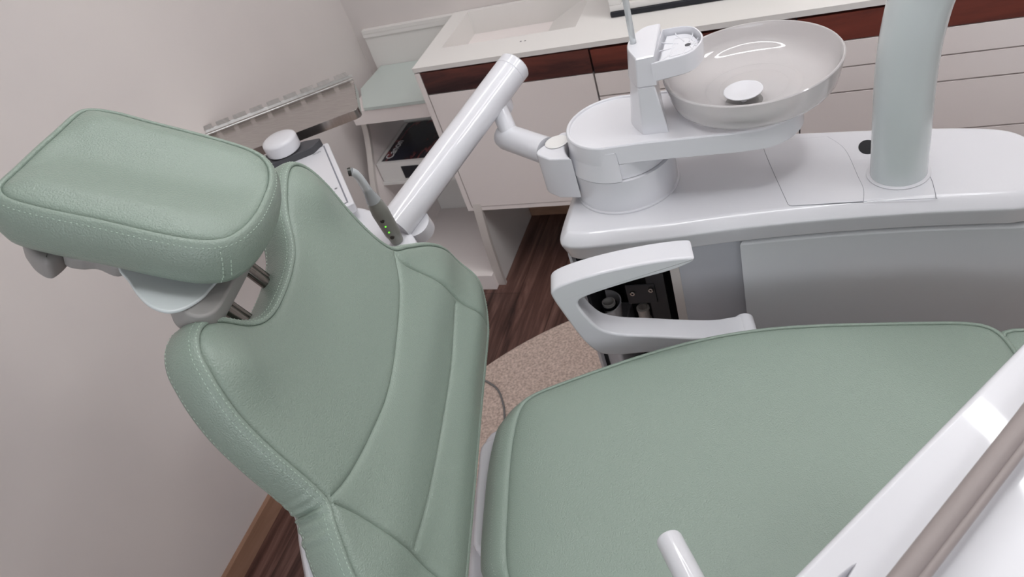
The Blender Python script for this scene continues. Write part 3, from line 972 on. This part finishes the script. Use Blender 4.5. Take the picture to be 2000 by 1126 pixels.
# glass bowl on the arm
BW = empty('spittoon_bowl', (-.107, 1.292, 1.0015))
tag(BW, 'round frosted glass spittoon bowl on the white swivel arm', 'bowl')
mb = MB()
mb.lathe([(.0, .0005), (.118, .0005), (.132, .002), (.1415, .007), (.1475, .015), (.1515, .028), (.1582, .058), (.1585, .0605), (.157, .0622), (.1548, .0622), (.153, .060), (.1465, .040), (.138, .0275), (.126, .0195), (.108, .0142), (.091, .0118), (.0885, .0100), (.084, .0100), (.081, .0112), (.066, .0100), (.0635, .0086), (.060, .0086), (.058, .0092), (.04, .008), (.0, .0075)], (0, 0, 0), 128)
BOWL = mb.build('glass', 'frost', BW, angle=40)
mb = MB()
mb.lathe([(0, .0085), (.031, .0085), (.033, .0095), (.0, .0098)], (-.012, -.05, 0), 36)
mb.build('drain', 'greysoft', BOWL)
mb = MB()
mb.lathe([(.005, .0095), (.005, .021), (.024, .024), (.034, .030), (.0347, .032), (.033, .0332), (.018, .0308), (.0, .030)], (-.012, -.05, 0), 40)
mb.build('drain_cap', 'white', BOWL, angle=50)

# lamp post rising from the console
LP = empty('lamp_post', (.137, 1.212, .8505))
tag(LP, 'thick pale grey lamp post rising from the console top', 'lamp post')
mb = MB()
pp = [(0, 0, .0005), (0, 0, .10), (0, 0, .16), (.001, 0, .21), (.0055, 0, .268), (.0165, 0, .33), (.042, -.005, .41), (.10, -.015, .51), (.20, -.03, .61), (.36, -.05, .70), (.56, -.08, .76), (.80, -.12, .78)]
mb.tube(catmull(pp, False, 6), .0462, 48)
mb.build('tube', 'post', LP)
mb = MB(); mb.lathe([(.052, .0), (.052, .0015), (.0475, .003), (.0463, .003)], (0, 0, 0), 48)
mb.build('collar', 'white', LP)

# ------------------------------------------------------------------ delivery arm with control head
DA = empty('delivery_arm', (-.46, 1.22, .86))
tag(DA, 'white tubular delivery arm hinged to the left of the console', 'arm')
def L3(p): return (p[0] + .46, p[1] - 1.22, p[2] - .86)
ax = Vector((.84, -.542, 0)); px = Vector((.542, .84, 0))
c0 = Vector((-.501, 1.229, .95))
mb = MB()
blk = [c0 - px * .042 + ax * -.012, c0 - px * .042 + ax * .040]
for a in np.linspace(math.radians(222), math.radians(165), 14):
    blk.append(Vector((-.363 + .1085 * math.cos(a), 1.240 + .1085 * math.sin(a), 0)))
blk += [c0 + px * .045 + ax * -.012]
def LC(p): return (p[0] - OX, p[1] - OY, p[2])
mb.prism(round_poly([LC((p.x, p.y, 0))[:2] for p in blk], [.022] + [0] * 15 + [.022], 5), .870, .968, .004, .006, seg=4)
BL = mb.build('arm_hinge', 'white', CN)
mb = MB(); q = LC((-.489, 1.232, .9682)); mb.lathe([(.0215, 0.0), (.0245, .0015), (.022, .003), (.019, .003), (.018, .0024), (0, .0026)], q, 40)
mb.build('hinge_cap', 'white2', BL)
l0 = Vector((-.632, 1.313, .945)); l1 = Vector((-.5185, 1.2405, .945))
mb = MB(); dl = (l1 - l0).normalized()
mb.tube([L3(l0 - dl * .022), L3(l0 - dl * .020), L3(l0 - dl * .014), L3(l0), L3(l1)], [.006, .016, .025, .029, .029], 32)
mb.build('link_tube', 'white', DA)
t0 = Vector((-.613, 1.406, 1.057)); t1 = Vector((-.795, 1.037, .936)); dt_ = (t0 - t1).normalized()
nk = t0 - dt_ * .075
mb = MB(); mb.tube([L3((-.618, 1.304, .950)), L3((-.628, 1.318, .985)), L3((nk.x, nk.y, nk.z - .012))], .0195, 28)
mb.build('neck', 'white', DA)
mb = MB()
sd = Vector((.10, .58, -.55)).normalized()
sd = (sd - dt_ * sd.dot(dt_)).normalized()
mb.tube([L3(nk + sd * .012), L3(nk + sd * .046), L3(nk + sd * .049)], [.033, .033, .030], 36)
mb.build('joint_disc', 'white', DA)
mb = MB(); mb.tube([L3(t1 - dt_ * .012), L3(t0 - dt_ * .012)], .0362, 48, cap=(True, False)); mb.tube([L3(t0 - dt_ * .012), L3(t0 - dt_ * .0105)], [.0362, .035], 48, cap=(False, False))
TB = mb.build('main_tube', 'white', DA)
rv = Vector((.92, .27, -.276))
pj = t1 + dt_ * .006 + rv * .024 + sd * .012
mb = MB(); mb.tube([L3(pj), L3(pj + sd * .034), L3(pj + sd * .037)], [.033, .033, .030], 36)
mb.build('joint_disc', 'white', DA)
mb = MB(); e = t0
mb.tube([L3(e - dt_ * .0105), L3(e - dt_ * .009), L3(e + dt_ * .010), L3(e + dt_ * .014), L3(e + dt_ * .016)], [.035, .0362, .0362, .033, .028], 48)
mb.build('end_cap', 'white', TB)
mb = MB(); p = t0 - dt_ * .095 + Vector((.6, -.7, -.05)).normalized() * .0352
mb.tube([L3(p), L3(p + Vector((.6, -.7, -.05)).normalized() * .0015)], .0028, 10)
mb.build('grub_screw', 'darkmetal', TB)

# control head
KS = 1.22        # the head, its tray and handpiece share this size factor
HD = empty('control_head', (-.80 * KS, .95 * KS, 1.72 - .69 * KS))
HD.scale = (KS, KS, KS)
tag(HD, 'white control head with touch panel at the end of the delivery arm', 'control panel')
def LH(p): return Vector((p[0] + .80, p[1] - .95, p[2] - 1.03))
TR = Vector((-.920, 1.102)); BR = Vector((-.746, .883)); ud = (BR - TR).normalized(); vd = Vector((ud.y, -ud.x))
if vd.x > 0: vd = -vd
W_, L_ = .128, (BR - TR).length
corner = [TR, BR, BR + vd * W_, TR + vd * W_]
pan = [tuple(LH((p.x, p.y, 0)).xy) for p in corner]
mb = MB(); mb.prism(round_poly(pan, .006, 3), .050, .0700, .003, .004)
PB = mb.build('panel_body', 'white', HD)
mb = MB()
mb.prism(inset(pan, .009), .0698, .0704)
mb.build('panel_rim', 'linegrey', PB)
mb = MB()
mb.prism(inset(pan, .0118), .0700, .0709, .0002, 0)
PF = mb.build('touch_surface', 'white', PB)
def pan_pt(s, t, z=.0712):
    q = TR + ud * s + vd * t
    return LH((q.x, q.y, 0)) * 1.0 + Vector((0, 0, 1.03 + z - .0))
def flat_ring(mb, s, t, r, w, n=28, a0=0, a1=2 * PI):
    vs, fs = [], []
    for k in range(n + 1):
        a = a0 + (a1 - a0) * k / n
        for q in (r, r - w):
            v_ = pan_pt(s + q * math.cos(a), t + q * math.sin(a)); vs.append((v_.x, v_.y, v_.z))
    fs = [[2 * k, 2 * k + 2, 2 * k + 3, 2 * k + 1] for k in range(n)]
    mb.add(vs, fs)
for a_s in ((.072, .062, .0045, .0045, 16), (.088, .058, .011, .0012, 14, -.9, .7), (.215, .030, .0062, .0016), (.205, .020, .0030, .0030, 12)):
    mb = MB(); flat_ring(mb, *a_s)
    mb.build('panel_symbol', 'ink', PF)
mb = MB()
# small swung word mark by the top edge
wm = [(.030 + .003 * math.sin(k * 1.5), .020 + k * .0013) for k in range(14)]
prev = None
for k in range(len(wm) - 1):
    a, b = pan_pt(*wm[k]), pan_pt(*wm[k + 1])
    d = (b - a); nn = Vector((-d.y, d.x, 0)).normalized() * .0007
    mb.add([tuple(a + nn), tuple(b + nn), tuple(b - nn), tuple(a - nn)], [[0, 1, 2, 3]])
mb.build('word_mark', 'ink', PF)
# body under the panel that runs on to the tube and the tool holder
def hq(s, t): 
    q = TR + ud * s + vd * t
    return tuple(LH((q.x, q.y, 0)).xy)
mb = MB()
mb.prism(round_poly([hq(-.02, .05), hq(.30, .03), hq(.33, .10), hq(.30, .14), hq(-.02, .115)], .02, 4), .012, .050, .004, .008)
mb.build('lower_body', 'greypanel', HD)
mb = MB()
bo_ = catmull([(-.785, .925), (-.715, .900), (-.655, .865), (-.608, .815), (-.605, .785), (-.63, .775), (-.69, .81), (-.75, .85), (-.80, .88)], True, 8)
bo_ = [tuple(LH((x, y, 0)).xy) for x, y in bo_]
mb.prism(bo_, -.02, .034, .012, .016, seg=5)
mb.build('tool_holder', 'white', HD)
mb = MB(); q = Vector((-.652, .93, 1.0)); d = Vector((.62, .2, .1)).normalized()

# knob behind the panel with its slate-grey carrier
mb = MB(); q = LH((-.991, 1.056, 1.118))
mb.lathe([(0, 0), (.033, 0), (.0355, .003), (.036, .022), (.0345, .027), (.028, .0305), (.014, .0325), (0, .033)], q, 48)
mb.build('knob', 'white', HD, angle=50)
mb = MB()
qs = [(-1.045, 1.045), (-.965, 1.09), (-.925, 1.095), (-.93, 1.06), (-1.02, 1.00), (-1.045, 1.02)]
mb.prism(round_poly([tuple(LH((x, y, 0)).xy) for x, y in qs], .006), .04, .0855, .002, .002)
mb.build('carrier', 'darkgrey', HD)

# steel instrument tray on the carrier
IT = empty('instrument_tray', (-1.10 * KS, 1.20 * KS, 1.72 - .6035 * KS))
IT.scale = (KS, KS, KS)
tag(IT, 'flat steel instrument tray with notched rear lip behind the control panel', 'tray')
c1, c2, c3 = Vector((-1.273, 1.161)), Vector((-.966, 1.339)), Vector((-.866, 1.196))
td = (c2 - c1).normalized(); sd2 = (c3 - c2); sd2 = (sd2 - td * sd2.dot(td)); sl = sd2.length; sd2.normalize(); tl = (c2 - c1).length
c1 = c2 - td * (tl + .012)
tl += .012
def IP(s, t, z): 
    q = c1 + td * s + sd2 * t
    return Vector((q.x + 1.10, q.y - 1.20, z))
mb = MB()
pl0 = [tuple(IP(s, t, 0).xy) for s, t in ((0, 0), (tl, 0), (tl, sl), (0, sl))]
pl1 = round_poly(pl0, [.002, .002, .012, .012], 4)
mb.prism(pl1, .002, .0038, .0006, 0)
# front apron
fa = [tuple(IP(s, t, 0).xy) for s, t in ((.0, sl - .0015), (tl - .012, sl - .0015), (tl - .003, sl - .006), (tl, sl - .014), (tl, .03), (tl + .0012, .03), (tl + .0012, sl - .012), (tl - .002, sl - .004), (tl - .011, sl + .0002), (0, sl + .0002))]
mb.prism(fa, -.016, .0036)
mb.build('tray_plate', 'steel', IT)
mb = MB()
# rear lip with teeth
nT = 9
def lip(s0, s1, z0, z1):
    a = [IP(s0, -.0012, z0), IP(s1, -.0012, z0), IP(s1, .0002, z0), IP(s0, .0002, z0)]
    b = [IP(s0, -.0052, z1), IP(s1, -.0052, z1), IP(s1, -.004, z1), IP(s0, -.004, z1)]
    mb.loft([[tuple(p) for p in a], [tuple(p) for p in b]])
lip(0, tl, .002, .013)
mb.tube([tuple(IP(0.001, .0012, .0042)), tuple(IP(tl - .001, .0012, .0042))], .0028, 14)
for k in range(nT):
    s0 = tl * (k + .02) / nT
    lip(s0, s0 + tl / nT * .74, .013, .0215)
mb.build('rear_lip', 'steel', IT)
mb = MB()
for k in range(10):
    t0_ = .012 + k * .011
    q = [IP(tl - .0005, t0_, .0036), IP(tl - .0005, t0_ + .006, .0036), IP(tl + .001, t0_ + .006, .0036), IP(tl + .001, t0_, .0036)]
    mb.loft([[tuple(p) for p in q], [(p.x, p.y, .0062) for p in q]])
mb.build('side_teeth', 'steel', IT)

# grey handpiece standing in the tool holder
HP = empty('handpiece', (-.642 * KS, .813 * KS, 1.72 - .6525 * KS))
HP.scale = (KS, KS, KS)
tag(HP, 'grey handpiece with clear tip and green lights in the tool holder', 'handpiece')
HP.rotation_euler = (math.radians(10), math.radians(3.5), 0)
mb = MB(); mb.tube([(0, 0, .0), (0, 0, .012), (0, 0, .02), (0, 0, .07), (0, 0, .088), (0, 0, .096)], [.0105, .0115, .0132, .0142, .0125, .0085], 28)
HB = mb.build('grip', 'handgrey', HP)
mb = MB(); mb.tube([(0, 0, .094), (0, 0, .104), (0, 0, .116)], [.0088, .0062, .0058], 20)
mb.build('ferrule', 'darkmetal', HP)
mb = MB(); mb.tube([(0, 0, .096), (0, 0, .104), (0, 0, .113), (0, 0, .128), (-.0005, -.0005, .146), (-.002, -.0015, .157), (-.006, -.004, .163)], [.0115, .0098, .0078, .0068, .0064, .0062, .0066], 20)
mb.build('clear_tip', 'clear', HP)
mb = MB(); mb.tube([(-.0055, -.004, .1633), (-.0095, -.0065, .1645)], [.0068, .0062], 16)
LN = mb.build('lens', 'darkmetal', HP)
fc = Vector((.35, -.93, .12)).normalized()
for z in (.033, .047):
    mb = MB(); mb.tube([fc * .0128 + Vector((0, 0, z)), fc * .0146 + Vector((0, 0, z))], .0013, 10)
    mb.build('indicator_light', 'led', HB)
for z in (.020, .060):
    mb = MB(); mb.tube([fc * .0125 + Vector((0, 0, z)), fc * .0144 + Vector((0, 0, z))], [.0042, .0034], 14)
    mb.build('button', 'darkmetal', HB)

# ------------------------------------------------------------------ instrument table in front (lower right)
TBL = empty('instrument_table', (.35, .15, 0))
tag(TBL, 'large glossy white instrument table edge over the patient seat', 'instrument table')
e1 = Vector((.214, .279)).normalized(); e2 = Vector((e1.y, -e1.x))
P0 = Vector((-.024, .313))
def TP(s, t):
    q = P0 + e1 * s + e2 * t
    return (q.x - .35, q.y - .15)
ol = round_poly([TP(-.22, 0), TP(.50, 0), TP(.50, .52), TP(-.22, .52)], .04, 6)
ol = resample(ol, .015)
slot = [TP(s, t) for s, t in ((.048, .0285), (.036, .0262), (.016, .0245), (-.03, .022), (-.075, .026), (-.09, .04), (-.075, .056), (-.03, .056), (-.004, .0415), (.02, .0345), (.04, .0305))]
slot = resample(catmull(slot, True, 5), .004)
mb = MB()
zt_ = 1.080
rings = []
for ins, z in ((.012, zt_ - .06), (.003, zt_ - .052), (0, zt_ - .045), (0, zt_ - .007), (.0012, zt_ - .0035), (.004, zt_ - .001), (.0075, zt_)):
    rings.append([(x, y, z) for x, y in (inset(ol, ins) if ins else ol)])
mb.loft(rings, cap=(True, False))
inner = inset(ol, .0075)
if area2(inner) < 0: inner = inner[::-1]
sl_ = slot if area2(slot) > 0 else slot[::-1]
n1, n2 = len(inner), len(sl_)
r = delaunay_2d_cdt([Vector(p) for p in inner + sl_], [(i, (i + 1) % n1) for i in range(n1)] + [(n1 + i, n1 + (i + 1) % n2) for i in range(n2)], [list(range(n1))], 1, 1e-6)
vs2 = [(p.x, p.y, zt_) for p in r[0]]
fs2 = []
for f in r[2]:
    cc = np.array([np.mean([r[0][i].x for i in f]), np.mean([r[0][i].y for i in f])])[None]
    if not inside(cc, sl_)[0]: fs2.append(list(f))
mb.add(vs2, fs2)
mb.loft([[(x, y, zt_) for x, y in sl_], [(x, y, zt_ - .0015) for x, y in inset(sl_, .0012)], [(x, y, zt_ - .016) for x, y in inset(sl_, .004)]], cap=(False, True))
bm_ = None
TT = mb.build('table_top', 'white', TBL, angle=40)
bm_ = bmesh.new(); bm_.from_mesh(TT.data); bmesh.ops.remove_doubles(bm_, verts=bm_.verts, dist=1e-5); bmesh.ops.recalc_face_normals(bm_, faces=bm_.faces); bm_.to_mesh(TT.data); bm_.free()
TT.data.set_sharp_from_angle(angle=math.radians(40))
# handle reaching out over the seat, and the arm and foot that carry the table
mb = MB()
ha, hb_ = Vector((-.173, .443, .868)), Vector((-.147, .402, .872)); hd = (hb_ - ha).normalized()
hp = [ha - hd * .004, ha - hd * .0035, ha, ha + hd * .06, ha + hd * .22, ha + hd * .30 + Vector((.02, 0, .03)), ha + hd * .33 + Vector((.05, .01, .10)), ha + hd * .34 + Vector((.06, .01, .16))]
mb.tube([(p.x - .35, p.y - .15, p.z) for p in hp], [.0145, .0158, .0168, .0168, .0168, .0168, .0168, .0168], 32)
mb.build('handle', 'white', TBL)
mb = MB(); mb.tube([(.05, -.1, 1.02), (.20, -.15, .99), (.36, -.18, .97)], .035, 28); mb.tube([(.36, -.18, .04), (.36, -.18, 1.02)], .045, 32); mb.lathe([(.0, .0125), (.24, .0125), (.24, .03), (.08, .05), (.04, .06)], (.36, -.18, 0), 48)
mb.build('stand', 'white', TBL)

# hose lying over the table
mb = MB()
h0, h1 = Vector((.056, .309, 1.108)), Vector((.166, .472, 1.108)); hdv = (h1 - h0); 
hs_ = Vector((-hdv.y, hdv.x, 0)).normalized()
ev2 = Vector((hdv.y, -hdv.x, 0))
pth = [h0 - hdv * 1.15 + ev2 * 1.2 + Vector((0, 0, -.004)), h0 - hdv * 1.1 + ev2 * .5 + Vector((0, 0, -.004)), h0 - hdv * .85 + ev2 * .12 + Vector((0, 0, -.002)), h0 - hdv * .5, h0, h0 + hdv * .5, h1, h1 + hdv * .5, h1 + hdv * .85 + ev2 * .10, h1 + hdv * 1.05 + ev2 * .45 + Vector((0, 0, -.004)), h1 + hdv * 1.08 + ev2 * 1.2 + Vector((0, 0, -.004))]
pth = [Vector(p) for p in catmull([tuple(p) for p in pth], False, 6)]
def beside(pts, d, dz=0.0):
    out = []
    for i, p in enumerate(pts):
        t_ = (pts[min(i + 1, len(pts) - 1)] - pts[max(i - 1, 0)])
        n_ = Vector((-t_.y, t_.x, 0)).normalized()
        out.append(p + n_ * d + Vector((0, 0, dz)))
    return out
big = beside(pth, -.0010)
sm = beside(pth, -.0108, -.003)
mb.tube(big, .0088, 28)
HS = mb.build('instrument_hose', 'hose')
tag(HS, 'thick taupe double hose running across the white instrument table', 'hose')
mb = MB(); mb.tube(sm, .0050, 20)
o2 = mb.build('thin_line', 'hose', HS)

# ------------------------------------------------------------------ ceiling ring light and added fill sources
def ring_light(name, c, R_, w, z, emit, label):
    g_ = empty(name, (c[0], c[1], z))
    tag(g_, label, 'ceiling light')
    n = 64
    mb = MB()
    mb.lathe([(R_ - w - .006, 0.03), (R_ - w - .006, -.004), (R_ - w, -.004), (R_ - w, .004), (R_, .004), (R_, -.004), (R_ + .006, -.004), (R_ + .006, .03), (R_ - w - .006, .03)], (0, 0, 0), n)
    mb.build('housing', 'white2', g_)
    mb = MB()
    mb.lathe([(R_ - w, 0), (R_, 0), (R_, .003), (R_ - w, .003), (R_ - w, 0)], (0, 0, 0), n)
    m_ = mat(name + ' diffuser', (1, 1, 1, 1), emit=(.985, .99, 1, 1), emit_s=emit)
    mb.build('diffuser', m_, g_)
    for a in (.5, 2.6, 4.7):
        mb = MB()
        p = ((R_ - w / 2) * math.cos(a), (R_ - w / 2) * math.sin(a))
        mb.tube([(p[0], p[1], .03), (p[0], p[1], ZC - z)], .002, 8)
        mb.build('cable', 'alu', g_)
ring_light('ceiling_ring_light', (-.10, 1.22), .70, .085, 2.48, 18.5, 'large white ring light hanging above the dental chair')
pl_ = empty('added_fill_panel', (1.6, 1.0, ZC - .02))  # unseen glowing panel, added to fill the room with light
tag(pl_, 'unseen square fill panel added at the ceiling right of the chair', 'ceiling light')
mb = MB(); mb.box(-.32, .32, -.32, .32, 0, .0195); mb.build('housing', 'white2', pl_)
mb = MB(); mb.box(-.3, .3, -.3, .3, -.002, -.0002)
mb.build('diffuser', mat('fill panel emitter', (1, 1, 1, 1), emit=(.985, .99, 1, 1), emit_s=13.0), pl_)
# unseen window frame with glowing pane, added behind the camera for fill light
mb = MB()
for b in ((-1.1, -1.04, YN - .02, YN + .05, .78, 2.3), (1.64, 1.7, YN - .02, YN + .05, .78, 2.3), (-1.1, 1.7, YN - .02, YN + .05, .78, .84), (-1.1, 1.7, YN - .02, YN + .05, 2.24, 2.3), (.27, .33, YN - .02, YN + .05, .84, 2.24)):
    mb.box(*b)
WN = tag(mb.build('fill_window_1', 'white2'), kind='structure')
mb = MB(); mb.box(-1.04, 1.64, YN + .005, YN + .012, .84, 2.24)
mb.build('pane', mat('added fill glow', (.8, .85, .9, 1), emit=(.90, .95, 1, 1), emit_s=2.4), WN)

# ------------------------------------------------------------------ camera, world, view
cam = bpy.data.cameras.new('camera')
co = bpy.data.objects.new('camera', cam)
COL.objects.link(co)
yaw, pit, rol = -.5235, .6847, -.3642
f_ = Vector((math.sin(yaw) * math.cos(pit), math.cos(yaw) * math.cos(pit), -math.sin(pit)))
rt_ = Vector((math.cos(yaw), -math.sin(yaw), 0))
up_ = rt_.cross(f_)
c_, s_ = math.cos(rol), math.sin(rol)
R0, U0 = rt_ * c_ + up_ * s_, up_ * c_ - rt_ * s_
mw = Matrix((R0, U0, -f_)).transposed().to_4x4()
mw.translation = (0, 0, 1.72)
co.matrix_world = mw
cam.sensor_width = 36
cam.lens = 36 * 1420 / 2000
cam.clip_start = .02
cam.dof.use_dof = True
cam.dof.focus_distance = 1.1
cam.dof.aperture_fstop = 9.0
SC.camera = co
w = bpy.data.worlds.new('world')
SC.world = w
w.use_nodes = True
w.node_tree.nodes['Background'].inputs[0].default_value = (.5, .5, .52, 1)
w.node_tree.nodes['Background'].inputs[1].default_value = .2
vs_ = SC.view_settings
vs_.view_transform = 'Standard'
vs_.look = 'None'
vs_.exposure = 0.15
vs_.gamma = 1.0
vs_.use_curve_mapping = False
SC.cycles.use_denoising = True
